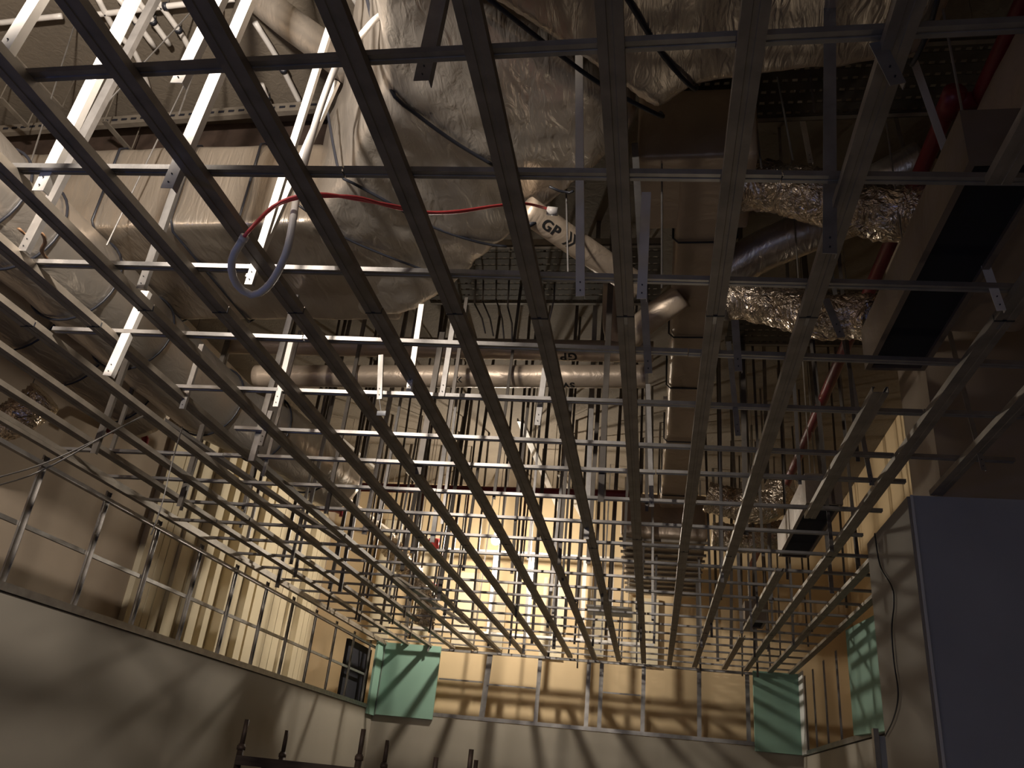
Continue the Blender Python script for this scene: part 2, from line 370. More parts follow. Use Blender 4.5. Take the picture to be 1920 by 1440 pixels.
ST = [
 ('wide bright strap, lower end beside the cable loop region at upper left', (312, 352), (462, 0), 3.04, dict(w_=1.4)),
 ('long bright strap reaching lowest of all at the left', (200, 704), (272, 545), 2.93, dict(w_=1.4, full=False)),
 ('slimmer ribbed strap continuing the lowest bright strap upward', (262, 540), (345, 300), 3.10, dict(w_=1.1, m='galv')),
 ('bright strap crossing the upper left corner area, ending at the duct', (70, 357), (243, 0), 3.06, dict(w_=1.4)),
 ('short bright strap with a crumpled lower end at the top left', (330, 155), (405, 0), 3.30, dict(w_=1.4)),
 ('dull grey strap behind the bright one at upper left', (40, 470), (246, 75), 3.12, dict(w_=1.3, m='galv')),
 ('bright strap cut by the top left edge of the picture', (0, 100), (62, 0), 3.2, dict(w_=1.4)),
 ('pale strap behind the white conduit loop', (465, 533), (590, 135), 3.05, dict(w_=1.0)),
 ('narrow pale strap hanging in front of the big foil duct at the top', (790, 150), (822, 0), 3.28, dict(w_=1.6, m='galv')),
 ('pale strap ending under the grid left of the printed tube', (1088, 555), (1086, 200), 2.98, dict(w_=1.0, m='strap')),
 ('strap hanging just right of the printed tube', (1203, 560), (1212, 360), 3.0, dict(w_=1.1, m='strap', full=False)),
 ('slim grey strap close beside the strap right of the printed tube', (1216, 700), (1190, 268), 3.0, dict(w_=1.0, m='galv', full=False)),
 ('dim grey strap in front of the crinkled flexible duct', (1556, 475), (1556, 150), 2.95, dict(w_=1.3, m='galv')),
 ('short pale strap hanging under the first cross channel at right', (1684, 157), (1644, 78), 3.0, dict(w_=1.2, m='galv', full=False)),
 ('pale strap under the torn end of the big foil duct', (766, 733), (790, 570), 3.05, dict(full=False, w_=.85, m='strap')),
 ('short pale strap over the two beige tubes', (711, 748), (714, 665), 3.06, dict(w_=.8, m='strap', full=False)),
 ('pale strap left of the two beige tubes', (516, 762), (545, 640), 3.05, dict(full=False, w_=.9)),
 ('dim strap ending below the fifth cross channel at left', (340, 766), (378, 645), 3.05, dict(full=False, w_=.9, m='galv')),
 ('short bluish strap under the sixth cross channel at left', (487, 835), (507, 770), 3.02, dict(w_=.9, m='galv', full=False)),
 ('dim strap crossing the two beige tubes', (828, 742), (850, 600), 3.06, dict(full=False, w_=.8, m='galv')),
 ('slanted strap below the printed end of the beige tube', (1007, 797), (1022, 690), 3.03, dict(full=False, w_=.9, m='galv')),
 ('bluish strap hanging left of the banded duct', (1222, 950), (1215, 720), 3.0, dict(full=False, w_=.9, m='galv')),
 ('grey strap with a square end right of the banded duct', (1385, 696), (1378, 600), 3.04, dict(full=False, w_=1.0, m='galv')),
 ('long dim strap reaching low right of the banded duct', (1384, 817), (1366, 640), 3.0, dict(full=False, w_=.8, m='galv')),
 ('strap hanging under the grid beside the dark slot box', (1578, 632), (1548, 560), 3.04, dict(w_=.9, m='galv', full=False)),
 ('thin pale strap low at the right edge of the picture', (1845, 882), (1812, 750), 3.02, dict(w_=.8, m='galv')),
 ('thin strap in front of the dark brown wall above the pillar', (1635, 910), (1612, 790), 3.02, dict(w_=.8, m='galv')),
 ('pale strap beyond the black slot box at the right edge', (1878, 582), (1844, 485), 3.05, dict(w_=1.0, m='strap')),
]
for lab, pb, pt, zb, kw in ST: pstrap(lab, pb, pt, zb, **kw)
strap('bright slanting strap in the gap right of the big duct', Y(1520, 305, 3.5), Y(1490, 145, 3.5), w_=1.0, full=True)
strap('white strap edge following the left flank of the big foil duct', Z(465, 520, 3.35), Y(628, 150, 2.35), w_=1.1, full=False)
# crumpled foot of the short strap
p = Z(330, 155, 3.30)
# regular hanger rows
hid = 0
HR = {}
for i in range(5, 21):
    yc, x0, x1 = cy[i]
    row = []
    x = -3.25 + (.25 if i % 2 else 0); dxh = 1.0 if i < 8 else .47
    while x < x1 - .1:
        xx = x + random.uniform(-.08, .08)
        c = R.transposed() @ (Vector((xx, yc(xx), LAMP.z)) - CAM); lx = 960 - c.x / c.z * F
        if not (.0 < xx < .45) and not (yc(xx) < LAMP.y and 910 < lx < 950): row.append(xx)
        x += dxh
    for j, xx in enumerate(row):
        y = yc(xx) + .022
        zb = 3.11 - random.choice((0, 0, .03, .08, .14)); lean = random.uniform(-.06, .06)
        if i < 10: rowname = 'the %s cross channel back from the camera' % ORD[i]
        else: rowname = 'the %s cross channel out from the far wall' % ORD[20 - i]
        lab = 'hanger strap on %s, %s from the left' % (rowname, ORD[j])
        t = thing('hanger_strap', lab, 'hanger', (xx, y, zb), 'hanger straps over the far half of the grid')
        zt = 3.98 if (xx < -.35 and y < 4.2) else ZS
        k = MB(); wv = random.choice((.65, .85, 1.15)); k.sweep((xx, y, zb), (xx + lean * (zt - zb) / 2.4, y, zt), [(a * wv, c * wv) for a, c in LPROF], (0, -1, 0))
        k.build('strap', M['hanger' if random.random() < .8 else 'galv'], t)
        hid += 1
# threaded rods
RODS = [(195, 250, 100, 480), (330, 230, 130, 440), (505, 60, 490, 130), (1236, 500, 1235, 300), (1063, 380, 1063, 480), (1180, 500, 1178, 360)]
k2 = 0
for (x0, y0, x1, y1), wh in zip([(5, 470, 75, 250), (200, 460, 345, 160), (60, 345, 240, 150), (335, 215, 365, 130), (1241, 540, 1241, 380), (1065, 510, 1062, 370), (1428, 315, 1420, 250), (1527, 210, 1520, 145), (1487, 300, 1470, 210)],
        ['at the left edge by the round duct', 'in front of the long foil duct at left', 'behind the second bright strap', 'under the slab channel at top left', 'in the dark gap left of the banded duct', 'behind the printed tube', 'above the crinkled duct', 'right of the slanting bright strap', 'left of the slanting bright strap']):
    b = Y(x0, y0, 3.0); tp = Y(x1, y1, 3.0); d = tp - b
    if d.z > .1: tp = b + d * ((ZS - b.z) / d.z)
    k = MB(); k.tube([b, tp], .0045, 6); tag(k.build('threaded_rod', M['galv']), 'thin threaded rod ' + wh, 'rod', 'threaded rods')

# ------------------------------------------------------------------ ducts
def prism(name, poly, z0, z1, m, parent, vox=.028, disp=.012, dscale=.35, top=None, smooth_it=14):
    """closed prism from a plan polygon; top may give other plan points for the top ring; voxel-softened like wrapped insulation"""
    n = len(poly); tp = top or poly
    v = [Vector((p[0], p[1], p[2] if len(p) > 2 else z0)) for p in poly] + [Vector((p[0], p[1], p[2] if len(p) > 2 else z1)) for p in (tp if top else [(q[0], q[1]) for q in poly])]
    f = [tuple(range(n))[::-1], tuple(range(n, 2*n))] + [(i, (i+1) % n, n+(i+1) % n, n+i) for i in range(n)]
    o = mk(name, v, f, m, parent)
    bm = bmesh.new(); bm.from_mesh(o.data); bmesh.ops.triangulate(bm, faces=bm.faces); bm.to_mesh(o.data); bm.free()
    r = o.modifiers.new('r', 'REMESH'); r.mode = 'VOXEL'; r.voxel_size = vox; r.use_smooth_shade = True
    s_ = o.modifiers.new('s', 'SMOOTH'); s_.iterations = smooth_it; s_.factor = .6
    tx = bpy.data.textures.new('wr', 'CLOUDS'); tx.noise_scale = dscale; tx.noise_depth = 3
    d = o.modifiers.new('d', 'DISPLACE'); d.texture = tx; d.strength = disp * 2; d.mid_level = .5; d.texture_coords = 'LOCAL'
    return o
def band(name, pts, parent, r=.007, m='band'):
    k = MB(); k.tube(resample(spline(pts, 6), .05), r, 6); return k.build(name, M[m], parent, True)
# D1 long foil duct left
t = thing('foil_duct', 'wide foil wrapped duct crossing the left half behind the grid', 'duct', (-3, 3.6, 4.0))
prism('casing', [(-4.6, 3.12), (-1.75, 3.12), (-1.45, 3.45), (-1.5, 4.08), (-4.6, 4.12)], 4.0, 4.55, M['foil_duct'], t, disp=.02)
def loopx(x):
    e = .012; y0, y1, z0, z1 = 3.12 - e, 4.1 + e, 4.0 - e, 4.55 + e; c = .045
    P = [(x, y0, z1 - .3), (x, y0, z1 - c), (x, y0 + c, z1), (x, y1 - c, z1), (x, y1, z1 - c), (x, y1, z0 + c), (x, y1 - c, z0), (x, (y0 + y1) / 2, z0), (x, y0 + c, z0), (x, y0, z0 + c), (x, y0, z1 - .3)]
    return P
for x in (-4.2, -3.75, -3.35, -2.93, -2.48, -2.1):
    k = MB(); k.tube([Vector(q) for q in loopx(x)], .007, 6); k.build('strapping_band', M['band'], t, True)
# D2 oblique big transition
t = thing('foil_duct', 'big bulging foil wrapped duct bend at top centre, brightly lit on its left', 'duct', (-1, 2.6, 4.0))
zb = 4.0
right = [Z(x, y, zb) for x, y in [(730, 596), (775, 585), (823, 556), (880, 518), (957, 445), (1060, 372), (1180, 262)]]
left = [Vector((-.90, 1.45, zb)), Vector((-.98, 1.80, zb)), Vector((-1.08, 2.25, zb)), Vector((-1.42, 2.80, zb)), Vector((-1.72, 3.10, zb)), Vector((-1.75, 4.0, zb))]
ext = [Vector((-.10, 2.47, zb)), Vector((-.70, 1.89, zb))]
poly = [tuple(p)[:2] for p in right + ext + left]
cen = Vector((-.6, 2.7))
topoly = []
for p in right + ext: topoly.append((p.x - .02, p.y - .0, 4.75))
for p, q in zip(left, ((-1.0, 1.4), (-1.18, 1.75), (-1.35, 2.3), (-1.62, 2.9), (-1.78, 3.15), (-1.75, 4.0))): topoly.append((q[0], q[1], 4.95 if q[1] < 2.6 else 4.7))
prism('casing', poly, 4.0, 4.8, M['foil'], t, disp=.028, dscale=.3, top=topoly, smooth_it=18)
def bz(pts, z=3.988): return [Z(x, y, z) for x, y in pts]
def climb(P, dx, dy, dz): return [P[0] + Vector((dx, dy, dz)), P[0] + Vector((dx * .35, dy * .35, dz * .3))] + P
band('strapping_band', climb(bz([(738, 178), (775, 210), (850, 265), (925, 310)]), -.22, -.03, .6), t, .008)
band('strapping_band', climb(bz([(640, 330), (665, 345), (720, 375), (810, 425), (900, 455), (950, 462)]), -.18, 0, .5), t, .007)
band('strapping_band', bz([(560, 385), (640, 442), (720, 478), (800, 508)]), t, .006)
band('strapping_band', bz([(1030, 350), (1060, 362), (1075, 358)]), t, .006)
# D3 upper right duct
t = thing('foil_duct', 'flat dull foil wrapped duct filling the top right of the ceiling void', 'duct', (.3, 1.8, 3.9))
z3 = 3.88
P3 = [Z(x, y, z3) for x, y in [(905, 0), (1235, 218), (1300, 166), (1430, 150), (1560, 143), (1742, 116), (1790, 0)]]
P3 = [P3[0] + Vector((-.15, -.15, 0))] + P3[1:] + [Vector((P3[-1].x + .1, .6, z3)), Vector((-.75, .6, z3))]
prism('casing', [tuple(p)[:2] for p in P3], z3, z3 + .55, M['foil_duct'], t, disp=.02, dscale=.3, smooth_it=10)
band('strapping_band', [Z(x, y, z3 - .01) for x, y in [(900, -15), (1040, 95), (1130, 160), (1235, 216)]] + [Z(1238, 212, z3 + .15)], t, .009)
band('strapping_band', [Z(x, y, z3 - .01) for x, y in [(1165, -20), (1240, 100), (1300, 166)]] + [Z(1305, 150, z3 + .15)], t, .009)
band('strapping_band', [Z(x, y, z3 - .01) for x, y in [(1760, -10), (1740, 60), (1712, 118)]] + [Z(1708, 112, z3 + .15)], t, .009)
# round ducts at left LA, LB
def round_duct(lab, pts, r, m, bands=(), wr=.02, name='round_duct', seg=28, bandr=.006):
    P = resample(spline(pts, 10), .05)
    t = thing(name, lab, 'duct', P[0])
    def ring(i, k): 
        q = P[i]; return 1 + wr * noise.noise(Vector((q.x * 4 + k * .6, q.y * 5, q.z * 4 + math.sin(k * 2 * math.pi / seg) * 2))) * 2
    k = MB(); k.tube(P, r, seg, ring=ring); k.build('casing', m, t, True)
    for yb in bands:
        i = min(range(len(P)), key=lambda i: abs(P[i].y - yb)); i = max(1, min(len(P) - 2, i))
        tdir = (P[i+1] - P[i-1]).normalized(); a = tdir.cross(Vector((0, 0, 1))).normalized(); b = a.cross(tdir)
        q = [P[i] + (a * math.cos(u) + b * math.sin(u)) * (r * 1.03 + .004) for u in [2 * math.pi * s / 32 for s in range(33)]]
        k = MB(); k.tube(q, bandr, 6, caps=False); k.build('strapping_band', M['band'], t, True)
    return t, P
LA, _ = round_duct('round foil duct with black bands running back along the left, lit near end', [(-3.05, 1.5, 3.78), (-3.03, 3.2, 3.77), (-3.03, 4.7, 3.76), (-2.82, 5.3, 3.76), (-2.72, 6.4, 3.78)], .245, M['foil'], (2.55, 2.78, 3.25, 3.8, 4.73, 5.22, 5.9), bandr=.007)
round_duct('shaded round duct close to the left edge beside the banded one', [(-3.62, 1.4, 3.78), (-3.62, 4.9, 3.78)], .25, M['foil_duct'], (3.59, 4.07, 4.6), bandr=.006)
# torn brown tape on the bright duct
k = MB(); 
tp = [Z(x, y, 3.55) for x, y in [(35, 428), (50, 440), (75, 435), (85, 452), (78, 470), (88, 485)]]
k.tube(resample(spline(tp, 5), .02), .010, 5, sq=(1, .4)); tag(k.build('torn_tape', M['tape'], None, True), 'torn brown tape dangling on the bright round duct', 'tape')

# header + central Y duct
t = thing('banded_duct', 'narrow beige duct with black bands running straight back from centre right', 'duct', (.22, 5, 4.2))
prism('header', [(-.12, 2.95), (.42, 2.95), (.42, 3.5), (-.12, 3.5)], 4.21, 4.62, M['beige_duct'], t, vox=.02, disp=.006, smooth_it=5)
prism('casing', [(.065, 3.05), (.375, 3.05), (.33, 6.2), (.33, 8.0), (.03, 8.0), (.06, 6.2)], 4.2, 4.45, M['beige_duct'], t, vox=.02, disp=.008, smooth_it=5)
for y, a, b in ((3.58, .065, .372), (4.57, .062, .355), (5.29, .058, .345), (6.27, .055, .335), (7.0, .045, .335), (7.6, .04, .335)):
    e = .008
    k = MB(); k.tube([Vector(q) for q in [(a - e, y, 4.45), (a - e, y, 4.22), (a + .02, y, 4.2 - e), (b - .02, y, 4.2 - e), (b + e, y, 4.22), (b + e, y, 4.45)]], .006, 6); k.build('strapping_band', M['band'], t, True)
t = thing('ribbed_duct', 'broad ribbed duct at the back continuing the narrow banded duct', 'duct', (.1, 9, 3.9))
prism('casing', [(-.35, 8.15), (.5, 8.15), (.5, 10.9), (-.35, 10.9)], 3.95, 4.4, M['beige_duct'], t, vox=.03, disp=.01, smooth_it=4)
for q in range(11):
    k = MB(); y = 8.25 + q * .24; k.box((-.37, y, 3.925), (.52, y + .03, 3.95)); k.build('rib', M['galv_dark'], t)
k = MB(); k.box((-.75, 9.3, 3.45), (-.25, 9.8, 3.47)); o = k.build('metal_sheet', M['paper']); susp(o, [(-.7, 9.35, 3.46), (-.3, 9.75, 3.46)]); tag(o, 'small bright white sheet lying above the far grid', 'sheet')

# flexible ducts (ridged, crinkled)
def flex(lab, pts, r, m='flex', amp=.08, step=.018, seg=22, name='flexible_duct', collar=False):
    P = resample(spline(pts, 10), step); sd = random.random() * 50
    def ring(i, k):
        c = math.cos(k * 2 * math.pi / seg); s_ = math.sin(k * 2 * math.pi / seg)
        return 1 + amp * (.35 if i % 2 else -.35) + amp * 1.6 * noise.noise(Vector((i * step * 14 + sd, c * 2.4, s_ * 2.4))) + amp * noise.noise(Vector((i * step * 40, c * 5, s_ * 5 + sd)))
    t = thing(name, lab, 'duct', P[0])
    k = MB(); k.tube(P, r, seg, ring=ring); k.build('sleeve', M[m], t, True)
    if P[0].y > 3.3 or r < .1: susp(t, [P[len(P) // 2] + Vector((0, 0, r * .8))])
    if collar:
        k = MB(); d = (P[1] - P[0]).normalized(); k.tube([P[0] - d * .03, P[0] + d * .03], r * 1.08, 20); k.build('collar', M['galv'], t, True)
    return t
def path(pts): return [Y(x, y, yv) for x, y, yv in pts]
flex('crinkled foil flexible duct right of centre below the second cross channel', path([(1385, 350, 3.25), (1450, 350, 3.2), (1530, 370, 3.15), (1620, 395, 3.1), (1700, 400, 3.05), (1775, 385, 3.0)]), .118, collar=True)
flex('crumpled flexible duct sagging left of the black slot box', path([(1365, 560, 3.7), (1420, 565, 3.65), (1470, 575, 3.6), (1540, 595, 3.5), (1600, 592, 3.45), (1640, 598, 3.4)]), .105, collar=True)
flex('small crumpled duct at the right edge beyond the black slot box', path([(1850, 440, 3.1), (1890, 415, 3.1), (1960, 400, 3.1)]), .09)
flex('shaded crumpled flexible duct low between the far long channels', path([(1325, 930, 6.4), (1380, 945, 6.4), (1440, 950, 6.4), (1465, 915, 6.4)]), .12)
flex('second shaded flexible duct below the shaded crumpled one', path([(1335, 1005, 7.2), (1400, 1010, 7.2), (1475, 1000, 7.2)]), .12)
flex('small bright crumpled duct piece above the pillar', path([(1495, 912, 5.6), (1520, 908, 5.6), (1555, 925, 5.6)]), .06)
flex('dull crumpled duct end in the dark far left', path([(-20, 800, 4.4), (30, 785, 4.4), (85, 745, 4.4)]), .12)
flex('dark crumpled duct end below the left round duct', path([(285, 770, 5.2), (315, 770, 5.2), (340, 800, 5.2)]), .1)
flex('bright silver flexible duct dropping towards the far left corner', path([(725, 1015, 8.9), (755, 1055, 8.9), (785, 1095, 8.9), (800, 1130, 9.0), (795, 1170, 9.1)]), .11, amp=.16)
round_duct('smooth foil tube slanting up behind the crinkled duct', path([(1350, 520, 3.9), (1420, 475, 3.8), (1500, 440, 3.7), (1600, 400, 3.6)]), .11, M['foil'], name='foil_tube')
round_duct('shiny foil tube end catching light at far right', path([(1610, 360, 3.6), (1680, 325, 3.5), (1730, 300, 3.45)]), .10, M['foil'], name='foil_tube')
round_duct('brightly lit foil tube slanting across the top left', path([(440, -45, 2.9), (520, 25, 2.9), (600, 85, 2.9), (660, 130, 2.9)]), .085, M['foil'], name='foil_tube')
round_duct('slanting beige tube joining the banded duct from the left', path([(1175, 640, 4.3), (1215, 600, 4.2), (1280, 555, 4.1)]), .075, M['beige'], name='beige_tube')

# printed tube and beige tubes with lettering
def lettering(text, P0, P1, r, u0, size, ang, flip=False, name='lettering', offset=.0, parent=None, ymul=1):
    c = bpy.data.curves.new('t', 'FONT'); c.body = text; c.size = size; c.resolution_u = 4; c.extrude = 0; c.space_character = 1.12
    o = bpy.data.objects.new('t', c); COL.objects.link(o); bpy.context.view_layer.update()
    me = bpy.data.meshes.new_from_object(o.evaluated_get(bpy.context.evaluated_depsgraph_get())); bpy.data.objects.remove(o)
    bm = bmesh.new(); bm.from_mesh(me); bmesh.ops.triangulate(bm, faces=bm.faces)
    for _ in range(2): bmesh.ops.subdivide_edges(bm, edges=[e for e in bm.edges if e.calc_length() > size * .12], cuts=1)
    bmesh.ops.triangulate(bm, faces=bm.faces)
    bm.verts.index_update(); base = [v.co.copy() for v in bm.verts]; vs = []; fs = []
    for q, (sx, sy) in enumerate(((0, 0), (1, .6), (-1, -.6), (1, -.6), (-1, .6))):
        for v, c0 in zip(bm.verts, base): v.co = c0 + Vector((sx * size * .03, sy * size * .03, 0))
        n0 = len(vs); wrap(bm, P0, P1, r + q * .0002, u0, ang, flip); vs += [v.co.copy() for v in bm.verts]; fs += [tuple(v.index + n0 for v in f.verts) for f in bm.faces]
    bm.free()
    return mk(name, vs, fs, M['ink'], parent)
def wrap(bm, P0, P1, r, u0, ang, flip):
    d = (P1 - P0).normalized(); a = d.cross(Vector((0, 0, 1))).normalized(); b = a.cross(d)   # a sideways, b up
    for v in bm.verts:
        x, y = v.co.x, v.co.y
        if flip: x, y = -x, -y
        th = ang + y / r
        v.co = P0 + d * (u0 + x) + (a * math.cos(th) + b * math.sin(th)) * (r + .0006)
A0 = Y(1005, 405, 3.0); A1 = Y(1160, 512, 3.35)
t = thing('printed_tube', 'pale insulated tube with big black letters and chevrons', 'tube', A0)
P = resample([A0 + (A0 - A1) * .12, A0, A1, A1 + (A1 - A0) * .25], .03)
k = MB(); k.tube(P, .062, 40, ring=lambda i, q: 1 + .012 * noise.noise(Vector((i * .35, q * .4, 0)))); k.build('jacket', M['beige'], t, True)
dv = (A1 - A0).normalized(); av = dv.cross(Vector((0, 0, 1))).normalized(); bv = av.cross(dv)
vw = (CAM - (A0 + A1) / 2).normalized(); VA = math.atan2(vw.dot(bv), vw.dot(av))
GP_ANG = VA - .55
lettering('GP', A0, A1, .0627, .022, .070, GP_ANG + .1, parent=t, offset=.0022)
def chevron(P0, P1, r, u, par, w_=.010, h=.036, ang=0, flip=False):
    bm = bmesh.new()
    for s_ in (-1, 1):
        pr = None
        for q in range(5):
            y = s_ * h * q / 4; x = u + (.018 * (1 - q / 4))
            a = bm.verts.new((x, y, 0)); b = bm.verts.new((x + w_, y, 0))
            if pr: bm.faces.new((pr[0], pr[1], b, a))
            pr = (a, b)
    wrap(bm, P0, P1, r, 0, ang, flip); bm.verts.index_update()
    o = mk('chevron_mark', [v.co.copy() for v in bm.verts], [tuple(v.index for v in f.verts) for f in bm.faces], M['ink'], par); bm.free(); return o
chevron(A0, A1, .0627, .158, t, ang=GP_ANG + .5); chevron(A0, A1, .0627, .180, t, ang=GP_ANG + .5)
k = MB(); q = Y(1000, 420, 2.98); k.tube([q + Vector((-.07, 0, -.04)), q + Vector((.05, 0, .04))], .012, 8); k.build('clamp', M['band'], t, True)
# two beige tubes
for zz, (l, r_), rad, lab, words in ((4.15, ((430, 645), (1225, 660)), .07, 'upper of the two beige horizontal tubes behind the grid', 1), (4.0, ((480, 705), (1215, 706)), .075, 'lower of the two beige horizontal tubes behind the grid', 2)):
    a = Y(l[0], l[1], 4.75); b = Y(r_[0], r_[1], 4.75)
    t = thing('beige_tube', lab, 'tube', a, 'pair of horizontal beige tubes')
    P = resample(spline([a, a.lerp(b, .35), a.lerp(b, .7), b], 8), .05)
    k = MB(); k.tube(P, rad, 40, ring=lambda i, q: 1 + .012 * noise.noise(Vector((i * .3, q * .4, 3)))); k.build('jacket', M['beige'], t, True)
    dv = (b - a).normalized(); av = dv.cross(Vector((0, 0, 1))).normalized(); bv = av.cross(dv)
    vw = (CAM - b).normalized(); VA = math.atan2(vw.dot(bv), vw.dot(av)); L_ = (b - a).length
    if words == 1:
        lettering('GP', a, b, rad * 1.010, L_ * (1095 - l[0]) / (r_[0] - l[0]), .085, VA - .25, True, parent=t, offset=.003)
    else:
        lettering('SWG', a, b, rad * 1.010, L_ * (1088 - l[0]) / (r_[0] - l[0]), .07, VA - .55, True, parent=t, offset=.003)
        u = L_ * (880 - l[0]) / (r_[0] - l[0])
        chevron(a, b, rad * 1.010, -u, t, h=.02, ang=VA - .3, flip=True); chevron(a, b, rad * 1.010, -u - .022, t, h=.02, ang=VA - .3, flip=True)
t = thing('beige_tube', 'short beige riser tube behind the eighth long channel joining both horizontal tubes', 'tube', Y(1150, 620, 4.7))
k = MB(); k.tube(resample(spline(path([(1150, 525, 4.55), (1148, 570, 4.7), (1150, 620, 4.75), (1165, 650, 4.75)]), 8), .03), .065, 20); k.build('jacket', M['beige'], t, True)

# ------------------------------------------------------------------ cable trays
def tray(lab, a, b, wd, z, rows=7, sp=.045):
    """perforated tray running along X from a to b at y0..y0+wd"""
    x0, x1 = a[0], b[0]; y0 = a[1]
    t = thing('cable_tray', lab, 'cable tray', ((x0 + x1) / 2, y0, z))
    k = MB(); n = int((x1 - x0) / sp)
    for i in range(n + 1):
        x = x0 + i * sp; k.box((x, y0, z), (x + sp * .45, y0 + wd, z + .003))
    for j in range(rows + 1):
        y = y0 + wd * j / rows; k.box((x0, y - wd / rows * .36, z - .0005), (x1, y + wd / rows * .36, z + .0035))
    k.build('perforated_base', M['tray'], t)
    for y in (y0 - .004, y0 + wd + .004):
        k = MB(); k.box((x0, y - .003, z), (x1, y + .003, z + .06)); k.box((x0, y - .012, z - .003), (x1, y + .012, z)); k.build('side_rail', M['galv_dark'], t)
    return t
tray('perforated cable tray crossing the dark gap in the middle', (-1.6, 4.18, 4.6), (.0, 4.18, 4.6), .65, 4.6, 9)
tray('perforated cable tray at top right behind the flat duct', (-.1, 2.85, 4.72), (1.9, 2.85, 4.72), .42, 4.72, 6)
tray('perforated cable tray in the dark to the right of the banded duct', (.45, 4.5, 4.5), (1.9, 4.5, 4.5), .7, 4.5, 9)
# bunches of cables hanging under the middle tray
for q, (x0, y0, x1, y1) in enumerate([(890, 570, 910, 625), (905, 565, 925, 630), (930, 560, 945, 635), (952, 575, 960, 638), (1040, 520, 1030, 600)]):
    k = MB(); k.tube([Y(x0, y0, 4.6), Y((x0+x1)/2 + 4, (y0+y1)/2, 4.6), Y(x1, y1, 4.6)], .006, 6)
    k.tube([Y(x0, y0, 4.6), Vector((Y(x0, y0, 4.6).x, 4.55, 4.6))], .006, 6)
    tag(k.build('hanging_cable', M['galv'], None, True), 'grey cable end hanging below the middle tray, ' + ORD[q] + ' from its left', 'cable', 'cable ends under the middle tray')
# ------------------------------------------------------------------ slab channel and conduits (top left)
t = thing('slotted_channel', 'slotted steel channel running under the slab at upper left', 'channel', (-3, 3.9, 5.0))
a = Z(-10, 247, 5.38); a.x = max(a.x, XL); b = Z(600, 200, 5.38)
k = MB(); k.sweep(a, b, [(-.02, -.035), (.02, -.035), (.02, .035), (-.02, .035)]); k.build('channel', M['galv_dark'], t)
n = 34
for i in range(n):
    p = a.lerp(b, (i + .5) / n); k = MB(); k.box((p.x - .02, p.y - .024, p.z - .008), (p.x + .02, p.y - .020, p.z + .008)); k.build('slot', M['black'], t)
CON = [([(180, -10), (215, 55), (250, 95), (270, 140), (285, 185), (312, 216)], 'curving white conduit at upper left'),
       ([(222, -5), (290, 88)], 'first short straight white conduit right of the curving one'),
       ([(252, -8), (318, 84)], 'second short straight white conduit right of the curving one'),
       ([(288, -8), (345, 72), (362, 110)], 'third white conduit right of the curving one'),
       ([(478, 42), (520, 110), (562, 192)], 'white conduit below the lit foil tube'),
       ([(490, 158), (508, 203)], 'stub of white conduit above the slotted channel'),
       ([(-10, 44), (60, 36), (116, 30)], 'level white conduit at the top left edge'),
       ([(160, 30), (345, 8), (440, -2)], 'level white conduit across the top left'),
       ([(660, -10), (692, 45)], 'white conduit at the top beside the lit foil bend'),
       ([(688, -10), (706, 30)], 'short white conduit nearest the lit foil bend')]
for pts, lab in CON:
    k = MB(); P = [Z(x, y, ZS - .06) for x, y in pts]; P = resample(spline(P, 8), .06)
    t = thing('conduit', lab, 'conduit', P[0], 'white conduits under the slab')
    k.tube(P, .017, 10); k.build('pipe', M['white'], t, True)
    p = P[len(P) // 2]; d = (P[-1] - P[0]).normalized()
    k = MB(); k.tube([p - d * .012, p + d * .012], .024, 10); k.build('saddle_clip', M['band'], t, True)
    k = MB(); k.tube([p, Vector((p.x, p.y, ZS))], .006, 6); k.build('clip_stem', M['galv'], t)
# cross braces at top left dark corner
for q, (x0, y0, x1, y1) in enumerate([(0, 185, 50, 238), (10, 90, 115, 205), (195, 228, 245, 285)]):
    k = MB(); k.sweep(Z(x0, y0, 5.2), Z(x1, y1, 5.2), [(-.018, 0), (.018, 0), (.018, .01), (-.018, .01)]); o = k.build('brace_strip', M['galv_dark']); susp(o, [Z(x0, y0, 5.2), Z(x1, y1, 5.2)]); tag(o, 'flat brace strip in the dark upper left, ' + ['at the frame edge', 'longest', 'near the slotted channel'][q], 'brace')

# ------------------------------------------------------------------ red wire loop and white conduit
t = thing('conduit', 'white flexible conduit hanging in a loop through the grid', 'conduit', Z(475, 553, 2.95))
pts = [Z(738, 15, 4.3), Z(705, 35, 4.2), Z(672, 72, 4.1), Z(640, 105, 3.9), Z(605, 190, 3.7), Z(575, 290, 3.45), Z(556, 370, 3.25), Z(550, 410, 3.15), Z(538, 470, 3.03), Z(515, 520, 2.97), Z(492, 546, 2.95), Z(470, 553, 2.94), Z(445, 535, 2.95), Z(434, 505, 2.97), Z(438, 478, 3.0), Z(455, 450, 3.03)]
k = MB(); k.tube(resample(spline(pts, 8), .03), .0125, 12); k.build('pipe', M['white'], t, True)
e0 = pts[-1]; k = MB(); k.tube([e0, e0 + (pts[-1] - pts[-2]) * .25], .0145, 12); k.build('end_collar', M['white'], t, True)
for q, (o1, o2, lab) in enumerate(((0, 0, 'red wire running from the conduit loop to the printed tube'), (4, 7, 'second red wire twisted alongside, sagging slightly lower'))):
    pts = [Z(456, 446, 3.03), Z(478, 420 + o1 * .3, 3.08), Z(515, 385 + o1 * .5, 3.17), Z(560, 367 + o1, 3.20), Z(610, 364 + o1, 3.22), Z(670, 372 - o1 + 2, 3.25), Z(740, 386 + o2 * .5, 3.3), Z(800, 398 + o1 * .3, 3.35), Z(860, 396 + o2 * .2, 3.4), Z(930, 386, 3.5), Z(985, 382, 3.6), Z(1025, 391, 3.7)]
    k = MB(); k.tube(resample(spline(pts, 8), .03), .0058, 8); tag(k.build('red_wire', M['red'], None, True), lab, 'wire')
